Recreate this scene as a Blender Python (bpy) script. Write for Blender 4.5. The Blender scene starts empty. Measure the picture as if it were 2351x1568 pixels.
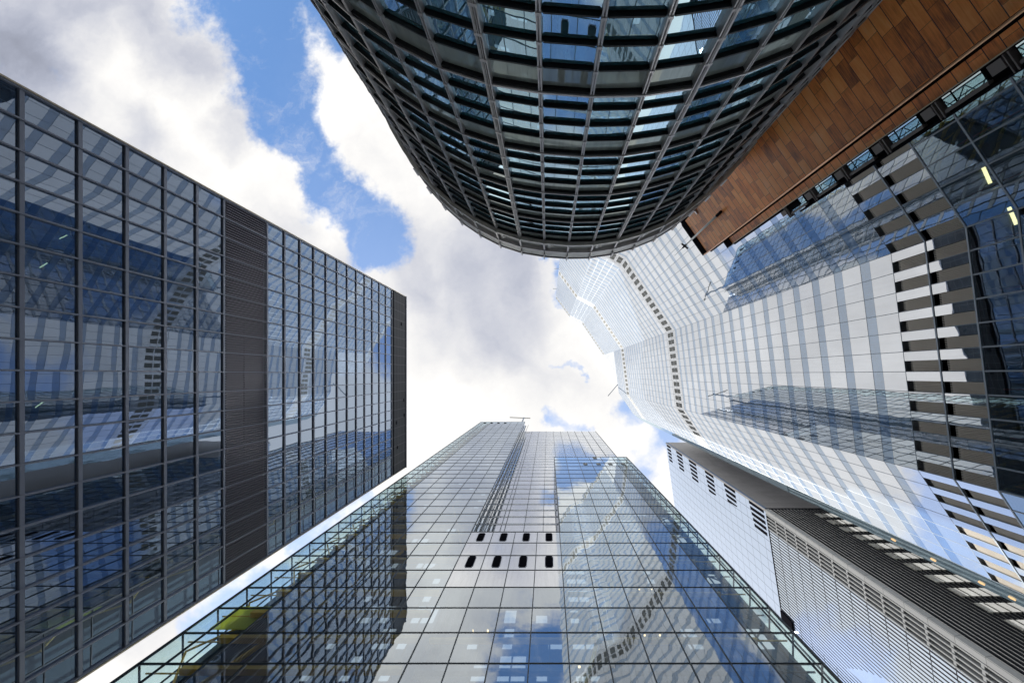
import bpy, math, random
from mathutils import Vector
random.seed(7)
S = bpy.context.scene
COL = S.collection
F = 1045.0                      # focal length in 1/2351 image widths
CX, CY = 1258.0, 860.0          # where the zenith sits in the picture

# ------------------------------------------------------------------ camera
cam_d = bpy.data.cameras.new("camera"); cam = bpy.data.objects.new("camera", cam_d); COL.objects.link(cam)
cam.location = (0, 0, 0); cam.rotation_euler = (math.pi, 0, 0)
cam_d.sensor_width = 36.0; cam_d.sensor_fit = 'HORIZONTAL'; cam_d.lens = 36.0 * F / 2351.0
cam_d.shift_x = -(CX - 1175.5) / 2351.0; cam_d.shift_y = (CY - 784.0) / 2351.0
cam_d.clip_start = 0.1; cam_d.clip_end = 12000
S.camera = cam
S.view_settings.view_transform = 'Standard'; S.view_settings.look = 'None'
S.view_settings.exposure = 0.75; S.view_settings.gamma = 1.0
S.cycles.max_bounces = 10; S.cycles.glossy_bounces = 5; S.cycles.transparent_max_bounces = 16
S.cycles.diffuse_bounces = 3; S.cycles.caustics_reflective = True; S.cycles.caustics_refractive = False
S.cycles.sample_clamp_indirect = 6.0

SUN_AZ = Vector((-0.42, 0.91, 0)).normalized(); SUN_EL = math.radians(52)
SUN = Vector((SUN_AZ.x * math.cos(SUN_EL), SUN_AZ.y * math.cos(SUN_EL), math.sin(SUN_EL)))

# ------------------------------------------------------------------ node maths helper
class N:
    """wraps a float socket (or number) so that node trees can be written as expressions"""
    def __init__(s, nt, v): s.nt = nt; s.v = v
    def _op(s, op, *o, clamp=False):
        n = s.nt.nodes.new('ShaderNodeMath'); n.operation = op; n.use_clamp = clamp
        for i, x in enumerate((s,) + o):
            x = x.v if isinstance(x, N) else x
            if isinstance(x, (int, float)): n.inputs[i].default_value = x
            else: s.nt.links.new(x, n.inputs[i])
        return N(s.nt, n.outputs[0])
    def __add__(s, o): return s._op('ADD', o)
    __radd__ = __add__
    def __sub__(s, o): return s._op('SUBTRACT', o)
    def __rsub__(s, o): return N(s.nt, o)._op('SUBTRACT', s)
    def __mul__(s, o): return s._op('MULTIPLY', o)
    __rmul__ = __mul__
    def __truediv__(s, o): return s._op('DIVIDE', o)
    def pow(s, o): return s._op('POWER', o)
    def mx(s, o): return s._op('MAXIMUM', o)
    def mn(s, o): return s._op('MINIMUM', o)
    def lt(s, o): return s._op('LESS_THAN', o)
    def gt(s, o): return s._op('GREATER_THAN', o)
    def floor(s): return s._op('FLOOR')
    def fract(s): return s._op('FRACT')
    def abs(s): return s._op('ABSOLUTE')
    def sqrt(s): return s._op('SQRT')
    def sat(s): return s._op('ADD', 0.0, clamp=True)
    def step(s, a, b):
        n = s.nt.nodes.new('ShaderNodeMapRange'); n.interpolation_type = 'SMOOTHSTEP'
        s.nt.links.new(s.v, n.inputs[0]); n.inputs[1].default_value = a; n.inputs[2].default_value = b
        return N(s.nt, n.outputs[0])
def comb(nt, x, y, z=0.0):
    n = nt.nodes.new('ShaderNodeCombineXYZ')
    for i, a in enumerate((x, y, z)):
        a = a.v if isinstance(a, N) else a
        if isinstance(a, (int, float)): n.inputs[i].default_value = a
        else: nt.links.new(a, n.inputs[i])
    return n.outputs[0]
def noise(nt, vec, scale, detail=4.0, rough=0.55, out=0):
    n = nt.nodes.new('ShaderNodeTexNoise'); n.inputs['Scale'].default_value = scale
    n.inputs['Detail'].default_value = detail; n.inputs['Roughness'].default_value = rough
    nt.links.new(vec, n.inputs['Vector'])
    return N(nt, n.outputs[0]) if out == 0 else n.outputs[1]
def mixc(nt, f, a, b):
    n = nt.nodes.new('ShaderNodeMix'); n.data_type = 'RGBA'
    for i, x in ((0, f), (6, a), (7, b)):
        x = x.v if isinstance(x, N) else x
        if isinstance(x, (int, float)): n.inputs[i].default_value = x
        elif isinstance(x, tuple): n.inputs[i].default_value = (x + (1,))[:4]
        else: nt.links.new(x, n.inputs[i])
    return n.outputs[2]

# ------------------------------------------------------------------ sky: Nishita blue with a layer of broken cloud
W = bpy.data.worlds.new("World"); S.world = W; W.use_nodes = True
nt = W.node_tree; nt.nodes.clear()
SKY_K = 0.1
sky = nt.nodes.new('ShaderNodeTexSky'); sky.sky_type = 'NISHITA'; sky.sun_disc = False
sky.sun_elevation = SUN_EL; sky.sun_rotation = math.atan2(SUN_AZ.x, SUN_AZ.y)
sky.air_density = 1.0; sky.dust_density = 0.4; sky.ozone_density = 2.0
tc = nt.nodes.new('ShaderNodeTexCoord'); sep = nt.nodes.new('ShaderNodeSeparateXYZ')
nt.links.new(tc.outputs['Generated'], sep.inputs[0])
dx, dy, dz = (N(nt, sep.outputs[i]) for i in range(3))
zz = dz.mx(0.06)
qx, qy = dx / zz, dy / zz
q = comb(nt, qx, qy)
w1 = noise(nt, q, 3.2, 6, 0.62, out=1)
sw = nt.nodes.new('ShaderNodeSeparateColor'); nt.links.new(w1, sw.inputs[0])
wx = qx + (N(nt, sw.outputs[0]) - 0.5) * 0.26
wy = qy + (N(nt, sw.outputs[1]) - 0.5) * 0.26
fb = noise(nt, q, 5.5, 9, 0.62)
def q_of(px, py): return ((px - CX) / F, (py - CY) / F)
def capsule(ax, ay, bx, by, r, soft=1.5):
    a = q_of(ax, ay); b = q_of(bx, by); r = r / F
    vx, vy = b[0] - a[0], b[1] - a[1]; L = max(vx * vx + vy * vy, 1e-6)
    px_, py_ = wx - a[0], wy - a[1]
    h = ((px_ * vx + py_ * vy) * (1 / L)).sat()
    ex, ey = px_ - h * vx, py_ - h * vy
    d = (ex * ex + ey * ey).sqrt()
    return 1.0 - (d * (1 / r)).step(1.0 - 0.55 * soft, 1.0 + 0.55 * soft)
blue = None
for c in [((525, -120, 610, 60, 98), 1.0), ((600, 60, 655, 250, 78), 1.0), ((665, 250, 760, 430, 62), 1.0),
          ((760, 430, 875, 585, 60), 1.0), ((720, -80, 760, 60, 60), .8),
          ((1150, 80, 1235, 225, 105), 1.0), ((1450, 930, 1530, 1000, 55, 1.5), .72), ((1500, 1000, 1450, 1120, 40, 1.5), .45),
          ((1285, 852, 1325, 850, 11), .55), ((1240, 975, 1330, 985, 20), .5),
          ((690, 1240, 860, 1150, 42, 1.3), .72), ((640, 1370, 500, 1450, 90), .8),
          ((1600, 790, 1720, 700, 75), 1.0), ((1330, 650, 1440, 610, 45), .9), ((1250, 590, 1290, 595, 14), .6),
          ((150, 700, 60, 900, 110), .9), ((120, 1250, -160, 1150, 130), .8), 
          ((900, 1750, 1200, 1900, 160), .9), ((-300, 300, -700, 900, 200), .8), ((2300, 1000, 2600, 1700, 240), .9),
          ((1800, -300, 2300, -700, 240), .9), ((400, -700, 1100, -600, 240), .9)]:
    v = capsule(*c[0]) * c[1]
    blue = v if blue is None else blue.mx(v)
far = (qx * qx + qy * qy).sqrt().step(1.7, 3.2)
lowf = noise(nt, q, 0.7, 3, 0.5).step(0.48, 0.62) * far
blue = blue.mx(lowf)
cover = 1.0 - blue * 1.12 + (fb - 0.5) * 2.1
wisp = noise(nt, comb(nt, wx * 1.0 + qy * 0.35, wy * 1.0), 7.0, 8, 0.68).step(0.50, 0.78) * 0.55
cloud = cover.step(0.16, 0.74).mx(wisp)
# cloud shading: thick grey bellies, bright lit edges
grey = None
for c in [((1130, 640, 1190, 740, 130, 1.5), .55), ((1000, 620, 1150, 560, 110, 1.5), .35), ((1050, 800, 1180, 850, 70, 1.6), .22),
          ((160, -40, 60, 80, 190, 1.5), .6), ((420, 120, 330, 40, 90, 1.5), .42), ((330, 1480, 420, 1420, 90, 1.6), .3), ((560, 240, 520, 330, 40, 1.5), .2), ((120, 160, 420, 380, 40, 1.6), .15)]:
    v = capsule(*c[0]) * c[1]; grey = v if grey is None else grey.mx(v)
fb2 = noise(nt, comb(nt, wx, wy), 2.6, 6, 0.55)
lum = 1.02 - grey * 0.62 - (0.60 - fb2).mx(0.0) * 0.95 * (1.0 - (qy * 1.4).step(-0.4, 0.6) * 0.75) + (fb - 0.5) * 0.25
lum = lum.mx(0.40).mn(1.10)
ccol = mixc(nt, lum.step(0.45, 0.95), (0.76, 0.81, 0.99), (1.0, 0.985, 0.965))
sc_ = nt.nodes.new('ShaderNodeVectorMath'); sc_.operation = 'SCALE'; nt.links.new(ccol, sc_.inputs[0])
nt.links.new((lum * (1.0 / SKY_K) * 0.66).v, sc_.inputs['Scale'])
hs = nt.nodes.new('ShaderNodeHueSaturation'); hs.inputs['Saturation'].default_value = 1.12; hs.inputs['Value'].default_value = 1.55
nt.links.new(sky.outputs[0], hs.inputs['Color'])
veil = ((qy + qx * 0.1).step(-0.72, 0.25) * 0.62 + (fb2 - 0.45).mx(0.0) * 0.45).sat()
bl_ = mixc(nt, veil, hs.outputs[0], (3.6, 4.5, 6.3))
sk = mixc(nt, (dz.step(-0.02, 0.05)), (0.3, 0.3, 0.3), mixc(nt, cloud, bl_, sc_.outputs[0]))
bg = nt.nodes.new('ShaderNodeBackground'); bg.inputs[1].default_value = SKY_K
nt.links.new(sk, bg.inputs[0])
wo = nt.nodes.new('ShaderNodeOutputWorld'); nt.links.new(bg.outputs[0], wo.inputs[0])

sun_d = bpy.data.lights.new("sun", 'SUN'); sun_d.energy = 4.5; sun_d.angle = math.radians(0.5); sun_d.color = (1.0, 0.95, 0.87)
sun = bpy.data.objects.new("sun", sun_d); COL.objects.link(sun)
sun.rotation_euler = SUN.to_track_quat('Z', 'Y').to_euler()

# ------------------------------------------------------------------ materials
def newmat(name):
    m = bpy.data.materials.new(name); m.use_nodes = True; m.node_tree.nodes.clear()
    o = m.node_tree.nodes.new('ShaderNodeOutputMaterial'); return m, m.node_tree, o
def uvn(nt):
    u = nt.nodes.new('ShaderNodeUVMap'); s = nt.nodes.new('ShaderNodeSeparateXYZ'); nt.links.new(u.outputs[0], s.inputs[0])
    return N(nt, s.outputs[0]), N(nt, s.outputs[1])
def objpos(nt):
    g = nt.nodes.new('ShaderNodeNewGeometry'); return g.outputs['Position']
def bumpn(nt, h, dist, strength=1.0):
    b = nt.nodes.new('ShaderNodeBump'); b.inputs['Distance'].default_value = dist; b.inputs['Strength'].default_value = strength
    nt.links.new(h.v, b.inputs['Height']); return b.outputs[0]
def paint(name, col, rough=0.5, metal=0.0, var=0.12, scale=1.2, bump=0.0, spec=0.5, seams=None, seamcol=(0.02, 0.02, 0.025)):
    """painted / anodised / stone surface with gentle real-world variation; seams = (du, dv, width) from UV in metres"""
    m, nt, o = newmat(name); p = nt.nodes.new('ShaderNodeBsdfPrincipled')
    pos = objpos(nt); n1 = noise(nt, pos, scale, 5, 0.6); n2 = noise(nt, pos, scale * 7, 3, 0.6)
    f = ((n1 * 0.7 + n2 * 0.3) - 0.5) * 2.0 * var
    c = mixc(nt, (f + 0.5).sat(), tuple(max(0, x * (1 - var * 1.6)) for x in col), tuple(min(1, x * (1 + var * 1.6)) for x in col))
    if seams:
        u, v = uvn(nt)
        su = (u / seams[0]).fract(); sv = (v / seams[1]).fract()
        line = su.lt(seams[2] / seams[0]).mx(sv.lt(seams[2] / seams[1]))
        cell = nt.nodes.new('ShaderNodeTexWhiteNoise'); cell.noise_dimensions = '2D'
        nt.links.new(comb(nt, (u / seams[0]).floor(), (v / seams[1]).floor()), cell.inputs[0])
        cv = N(nt, cell.outputs[0])
        c = mixc(nt, (cv - 0.5) * 0.5 * var * 4 + 0.25, c, tuple(min(1, x * 1.25) for x in col))
        c = mixc(nt, line, c, seamcol)
    nt.links.new(c, p.inputs['Base Color']); p.inputs['Roughness'].default_value = rough; p.inputs['Metallic'].default_value = metal
    p.inputs['Specular IOR Level'].default_value = spec
    if bump: nt.links.new(bumpn(nt, n2, bump), p.inputs['Normal'])
    nt.links.new(p.outputs[0], o.inputs[0]); return m
def glass(name, refl=(0.9, 0.95, 1.0), base=0.35, power=3.5, back=(0.02, 0.04, 0.06), trans=None, rough=0.0,
          wave=0.0, wscale=0.5, dirt=0.03, vary=0.10, shift=0.0):
    """coated facade glass: a mirror coat over either clear (trans) or a dark opaque backing (back)"""
    m, nt, o = newmat(name)
    lw = nt.nodes.new('ShaderNodeLayerWeight'); lw.inputs['Blend'].default_value = 0.5
    gi = nt.nodes.new('ShaderNodeNewGeometry'); oi = nt.nodes.new('ShaderNodeObjectInfo')
    rnd = (N(nt, gi.outputs['Random Per Island']) + N(nt, oi.outputs['Random']) * 3.7).fract()
    fac = N(nt, lw.outputs['Facing']).pow(power) * (1 - base) + base
    fac = fac * (1.0 - rnd * vary)
    pos = objpos(nt)
    wp = nt.nodes.new('ShaderNodeVectorMath'); wp.operation = 'ADD'; nt.links.new(pos, wp.inputs[0])
    nt.links.new(comb(nt, rnd * shift, rnd * shift * 1.7, rnd * shift * 0.6), wp.inputs[1])
    gl = nt.nodes.new('ShaderNodeBsdfGlossy'); gl.inputs['Roughness'].default_value = rough
    gl.inputs['Color'].default_value = refl + (1,)
    if wave:
        n1 = noise(nt, wp.outputs[0], wscale, 1, 0.4) + noise(nt, wp.outputs[0], wscale * 3.1, 1, 0.5) * 0.08
        nt.links.new(bumpn(nt, n1, wave), gl.inputs['Normal'])
    if trans:
        b = nt.nodes.new('ShaderNodeBsdfTransparent'); b.inputs[0].default_value = trans + (1,)
    else:
        b = nt.nodes.new('ShaderNodeBsdfDiffuse')
        n2 = noise(nt, pos, 0.35, 3, 0.6); n3 = noise(nt, comb(nt, *(N(nt, x) for x in sepxyz(nt, pos, (6, 6, .3)))), 1.0, 3, 0.6)
        c = mixc(nt, (n2 * 0.7 + n3 * 0.3).step(0.35, 0.65), tuple(x * 0.75 for x in back), tuple(min(1, x * 1.3) for x in back))
        nt.links.new(c, b.inputs[0])
    d = nt.nodes.new('ShaderNodeBsdfDiffuse'); d.inputs[0].default_value = (0.55, 0.57, 0.58, 1)
    mx = nt.nodes.new('ShaderNodeMixShader'); nt.links.new(fac.sat().v, mx.inputs[0])
    nt.links.new(b.outputs[0], mx.inputs[1]); nt.links.new(gl.outputs[0], mx.inputs[2])
    dm = nt.nodes.new('ShaderNodeMixShader')
    dn = noise(nt, comb(nt, *(N(nt, x) for x in sepxyz(nt, pos, (3, 3, .25)))), 1.0, 4, 0.6)
    nt.links.new((dn.step(0.35, 0.75) * (dirt * 2) + dirt * 0.3).v, dm.inputs[0])
    nt.links.new(mx.outputs[0], dm.inputs[1]); nt.links.new(d.outputs[0], dm.inputs[2])
    fin = dm
    if trans:
        g = nt.nodes.new('ShaderNodeNewGeometry'); t2 = nt.nodes.new('ShaderNodeBsdfTransparent')
        m2 = nt.nodes.new('ShaderNodeMixShader'); nt.links.new(g.outputs['Backfacing'], m2.inputs[0])
        nt.links.new(dm.outputs[0], m2.inputs[1]); nt.links.new(t2.outputs[0], m2.inputs[2]); fin = m2
    nt.links.new(fin.outputs[0], o.inputs[0]); return m
def sepxyz(nt, pos, k):
    s = nt.nodes.new('ShaderNodeSeparateXYZ'); nt.links.new(pos, s.inputs[0])
    return [(N(nt, s.outputs[i]) * k[i]).v for i in range(3)]
def lampmat(name, col, e):
    m, nt, o = newmat(name); n = nt.nodes.new('ShaderNodeEmission'); n.inputs[0].default_value = col + (1,); n.inputs[1].default_value = e
    nt.links.new(n.outputs[0], o.inputs[0]); return m
def wood(name):
    m, nt, o = newmat(name); p = nt.nodes.new('ShaderNodeBsdfPrincipled'); u, v = uvn(nt)
    RH, BW = 0.48, 0.95
    row = (v / RH).floor()
    wn = nt.nodes.new('ShaderNodeTexWhiteNoise'); wn.noise_dimensions = '1D'; nt.links.new(row.v, wn.inputs['W'])
    uu = u / BW + N(nt, wn.outputs[0]) * 7.3
    wob = noise(nt, comb(nt, uu.floor() * 0.37, row * 1.7), 3.0, 1) * 0.5
    cell = (uu + wob * 0).floor()
    w2 = nt.nodes.new('ShaderNodeTexWhiteNoise'); w2.noise_dimensions = '2D'; nt.links.new(comb(nt, cell, row), w2.inputs[0])
    r = N(nt, w2.outputs[0])
    grain = noise(nt, comb(nt, u * 1.3, v * 26.0, r * 40.0), 1.0, 5, 0.65)
    blot = noise(nt, comb(nt, u * 1.1, v * 2.2, r * 9.0), 1.0, 4, 0.6)
    cr = nt.nodes.new('ShaderNodeValToRGB'); e = cr.color_ramp.elements
    e[0].position = 0.0; e[0].color = (0.22, 0.06, 0.015, 1); e[1].position = 1.0; e[1].color = (0.95, 0.43, 0.17, 1)
    for pz, c in ((0.25, (0.62, 0.18, 0.035)), (0.5, (0.86, 0.28, 0.055)), (0.75, (0.95, 0.36, 0.09))):
        x = e.new(pz); x.color = c + (1,)
    nt.links.new((r * 0.66 + (grain - 0.5) * 1.0 + (blot - 0.5) * 1.0 + 0.18).sat().v, cr.inputs[0])
    fv = (v / RH).fract(); fu = uu.fract()
    gap = fv.lt(0.055); but = fu.lt(0.018)
    c = mixc(nt, but * 0.65, cr.outputs[0], (0.03, 0.015, 0.008)); c = mixc(nt, gap, c, (0.008, 0.005, 0.004))
    nt.links.new(c, p.inputs['Base Color']); p.inputs['Roughness'].default_value = 0.42
    h = grain * 0.25 + (1.0 - gap) * 1.0
    nt.links.new(bumpn(nt, h, 0.012), p.inputs['Normal'])
    nt.links.new(p.outputs[0], o.inputs[0]); return m

M = {}
M['asphalt'] = paint('asphalt', (0.05, 0.05, 0.052), 0.9, var=0.2, scale=0.5)
M['paving'] = paint('paving', (0.22, 0.21, 0.2), 0.8, var=0.15, scale=0.5, seams=(0.9, 0.6, 0.012))
M['kerb'] = paint('kerb_stone', (0.3, 0.29, 0.28), 0.8)
M['a_frame'] = paint('slate_aluminium', (0.22, 0.24, 0.30), 0.38, 0.25, var=0.1)
M['a_dark'] = paint('dark_louvre_metal', (0.13, 0.12, 0.155), 0.5, 0.2)
M['a_stone'] = paint('dark_top_cladding', (0.045, 0.045, 0.052), 0.7, seams=(2.2, 2.0, 0.10), seamcol=(0.16, 0.16, 0.17), spec=0.2)
M['black'] = paint('black_metal', (0.012, 0.012, 0.016), 0.8, spec=0.0)
M['a_glass'] = glass('wavy_blue_glass', (0.64, 0.77, 0.97), 0.36, 2.6, trans=(0.10, 0.24, 0.36), wave=0.009, wscale=0.22, dirt=0.012, shift=3.0)
M['room'] = paint('room_ceiling', (0.16, 0.20, 0.24), 0.8)
M['room_dark'] = paint('room_back', (0.03, 0.045, 0.065), 0.8)
M['lamp'] = lampmat('warm_office_lamp', (1.0, 0.66, 0.30), 2.4)
M['lamp_soft'] = lampmat('soft_amber_lamp', (1.0, 0.62, 0.30), 0.75)
M['b_glass'] = glass('teal_glass', (0.66, 0.88, 1.0), 0.80, 2.5, back=(0.05, 0.36, 0.48), wave=0.003, wscale=0.7, dirt=0.04)
M['b_spandrel'] = glass('grey_green_spandrel', (0.7, 0.78, 0.74), 0.16, 3.0, back=(0.34, 0.39, 0.37), dirt=0.05)
M['b_blade'] = paint('black_sunshade', (0.014, 0.016, 0.020), 0.35, 0.3)
M['b_metal'] = paint('brushed_bronze_grey_metal', (0.58, 0.56, 0.57), 0.34, 0.45, var=0.2, scale=3)
M['b_rim'] = paint('weathered_rim_metal', (0.66, 0.64, 0.61), 0.45, 0.4, var=0.35, scale=1.6)
M['wood'] = wood('timber_cladding')
M['copper'] = paint('copper_rail', (0.80, 0.46, 0.28), 0.35, 0.6)
M['gold'] = paint('gold_trim', (0.50, 0.42, 0.30), 0.4, 0.5)
M['c_glass'] = glass('teal_window_glass', (0.75, 0.92, 0.98), 0.5, 3.0, back=(0.02, 0.08, 0.10))
M['c_grey'] = paint('grey_frame', (0.22, 0.20, 0.20), 0.5)
M['d_glass'] = glass('pale_mirror_glass', (0.90, 0.93, 0.98), 0.56, 2.4, back=(0.10, 0.17, 0.25), wave=0.004, wscale=0.6, dirt=0.03)
M['d_band'] = glass('blue_grey_band_glass', (0.72, 0.83, 0.97), 0.32, 2.6, back=(0.07, 0.15, 0.30), wave=0.004, wscale=0.6, dirt=0.02)
M['d_white'] = glass('white_spandrel_glass', (0.95, 0.96, 0.98), 0.35, 3.0, back=(0.55, 0.60, 0.66), wave=0.003, dirt=0.03)
M['d_dark'] = glass('dark_lobby_glass', (0.70, 0.84, 0.96), 0.34, 3.0, trans=(0.40, 0.62, 0.70), wave=0.004, wscale=0.5, dirt=0.01)
M['d_line'] = paint('blue_grey_mullion', (0.24, 0.29, 0.35), 0.4, 0.2)
M['d_frame'] = paint('pale_blue_mullion', (0.30, 0.36, 0.43), 0.4, 0.4)
M['d_vent'] = paint('olive_vent', (0.17, 0.17, 0.15), 0.6)
M['louvre'] = paint('brown_grey_louvre', (0.58, 0.54, 0.48), 0.5, 0.25)
M['red'] = paint('red_column', (0.36, 0.05, 0.06), 0.5)
M['e_glass'] = glass('clear_green_blue_glass', (0.88, 0.95, 1.0), 0.26, 1.45, trans=(0.72, 0.86, 0.94), wave=0.014, wscale=0.35, dirt=0.02)
M['e_clear'] = glass('clear_edge_glass', (0.90, 0.97, 1.0), 0.12, 3.6, trans=(0.80, 0.93, 0.94), wave=0.004, dirt=0.01)
M['e_solid'] = glass('brushed_steel_glass', (0.95, 0.97, 1.0), 0.50, 1.8, back=(0.30, 0.34, 0.38), rough=0.05, wave=0.004, dirt=0.05)
M['e_line'] = paint('dark_teal_mullion', (0.02, 0.035, 0.042), 0.4, 0.3)
M['e_core'] = paint('deep_blue_core', (0.025, 0.07, 0.13), 0.6, var=0.3, scale=0.4)
M['e_white'] = paint('white_floor_edge', (0.75, 0.77, 0.78), 0.45)
M['amber'] = paint('amber_painted_steel', (1.0, 0.52, 0.05), 0.5)
M['tealsteel'] = paint('dark_teal_steel', (0.03, 0.055, 0.07), 0.4, 0.2)
m_, nt_, o_ = newmat('lime_stair_panel'); _d = nt_.nodes.new('ShaderNodeBsdfDiffuse'); _t = nt_.nodes.new('ShaderNodeBsdfTranslucent'); _m = nt_.nodes.new('ShaderNodeMixShader')
_d.inputs[0].default_value = (.8, .78, .2, 1); _t.inputs[0].default_value = (.85, .85, .25, 1); _m.inputs[0].default_value = .6
nt_.links.new(_d.outputs[0], _m.inputs[1]); nt_.links.new(_t.outputs[0], _m.inputs[2]); nt_.links.new(_m.outputs[0], o_.inputs[0]); M['lime'] = m_
M['e_glow'] = lampmat('glowing_blind_panel', (0.86, 0.93, 1.0), 0.34)  # added emission that lifts the blinds out of the dark interior
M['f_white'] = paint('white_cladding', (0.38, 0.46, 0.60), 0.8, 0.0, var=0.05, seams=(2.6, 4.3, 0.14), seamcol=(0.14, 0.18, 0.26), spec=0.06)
M['f_grey'] = paint('rough_grey_cladding', (0.17, 0.165, 0.17), 0.6, var=0.3, scale=0.35, seams=(4.0, 2.15, 0.05), seamcol=(0.10, 0.10, 0.11))
M['f_glass'] = glass('sky_blue_glass', (0.82, 0.90, 1.0), 0.62, 3.0, back=(0.22, 0.30, 0.42), wave=0.006, wscale=0.3, dirt=0.03)
M['f_fin'] = paint('dark_fin', (0.028, 0.030, 0.036), 0.8, spec=0.03)
M['f_fin_grey'] = paint('grey_fin', (0.48, 0.48, 0.47), 0.7)
M['f_pale'] = paint('pale_corner_metal', (0.30, 0.31, 0.32), 0.8, 0.0, seams=(9.0, 4.3, 0.05), spec=0.06)
M['f_sunpatch'] = glass('painted_sun_patch', (0.9, 0.9, 0.88), 0.3, 3.0, back=(0.85, 0.80, 0.70), dirt=0.04)  # patches of sunlight on the louvres, painted as pale beige panels
M['d_strip'] = glass('blue_grey_return_glass', (0.7, 0.82, 0.9), 0.14, 3.5, back=(0.09, 0.14, 0.18), dirt=0.02)
M['white'] = paint('white_paint', (0.78, 0.78, 0.76), 0.4)

# ------------------------------------------------------------------ mesh helpers
def link(o, parent=None):
    COL.objects.link(o)
    if parent is not None: o.parent = parent
    return o
ORIGIN = {}; SC = 1.0        # SC: size of the block being built (its plan is drawn at 1/SC)
class MB:
    def __init__(s): s.v = []; s.f = []; s.uv = []
    def quad(s, a, b, c, d, uv=None):
        i = len(s.v); s.v += [tuple(a), tuple(b), tuple(c), tuple(d)]; s.f.append((i, i + 1, i + 2, i + 3))
        s.uv += uv or [(0, 0), (1, 0), (1, 1), (0, 1)]
    def hexa(s, p, uvs=None):
        """p: 8 points, 0-3 bottom ring, 4-7 top ring, counter-clockwise seen from above"""
        i = len(s.v); s.v += [tuple(x) for x in p]
        for f in ((3, 2, 1, 0), (4, 5, 6, 7), (0, 1, 5, 4), (1, 2, 6, 5), (2, 3, 7, 6), (3, 0, 4, 7)):
            s.f.append(tuple(i + k for k in f)); s.uv += [uvs[k] if uvs else (p[k][0] + p[k][1], p[k][2]) for k in f]
    def bar(s, a, b, w, h=None, up=(0, 0, 1)):
        a = Vector(a); b = Vector(b); d = (b - a).normalized(); up = Vector(up)
        if abs(d.dot(up)) > 0.98: up = Vector((1, 0, 0))
        x = d.cross(up).normalized() * (w / 2); y = d.cross(x).normalized() * ((h or w) / 2)
        s.hexa([a - x - y, a + x - y, a + x + y, a - x + y, b - x - y, b + x - y, b + x + y, b - x + y])
    def tube(s, a, b, r0, r1, n=12):
        a = Vector(a); b = Vector(b); d = (b - a).normalized(); up = Vector((0, 0, 1)) if abs(d.z) < .9 else Vector((1, 0, 0))
        x = d.cross(up).normalized(); y = x.cross(d).normalized(); i = len(s.v)
        for c, r in ((a, r0), (b, r1)):
            for k in range(n):
                t = 2 * math.pi * k / n; s.v.append(tuple(c + x * r * math.cos(t) + y * r * math.sin(t)))
        for k in range(n):
            k2 = (k + 1) % n; s.f.append((i + k, i + k2, i + n + k2, i + n + k)); s.uv += [(0, 0)] * 4
        s.f.append(tuple(i + k for k in range(n))[::-1]); s.uv += [(0, 0)] * n
        s.f.append(tuple(i + n + k for k in range(n))); s.uv += [(0, 0)] * n
    def build(s, name, mat, parent=None, kind=None, smooth=False):
        off = Vector((0, 0, 0)); q_ = parent
        while q_ is not None: off += q_.location; q_ = q_.parent
        if parent is None and name in ORIGIN: off = Vector(ORIGIN[name])
        me = bpy.data.meshes.new(name); me.from_pydata([(a * SC - off.x, b * SC - off.y, c * SC - off.z) for a, b, c in s.v], [], s.f)
        ul = me.uv_layers.new(name='UVMap'); flat = [c for t in s.uv for c in t]; ul.data.foreach_set('uv', flat)
        me.materials.append(mat if not isinstance(mat, str) else M[mat])
        if smooth: me.polygons.foreach_set('use_smooth', [True] * len(me.polygons))
        o = link(bpy.data.objects.new(name, me), parent)
        if parent is None: o.location = off
        if kind: o['kind'] = kind
        return o
def thing(name, label, cat, loc=(0, 0, -1.6)):
    o = bpy.data.objects.new(name, None); o.empty_display_size = 2; link(o)
    o['label'] = label; o['category'] = cat; return o
def px(x, y, z): return Vector(((x - CX) / F * z, (y - CY) / F * z))
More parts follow.
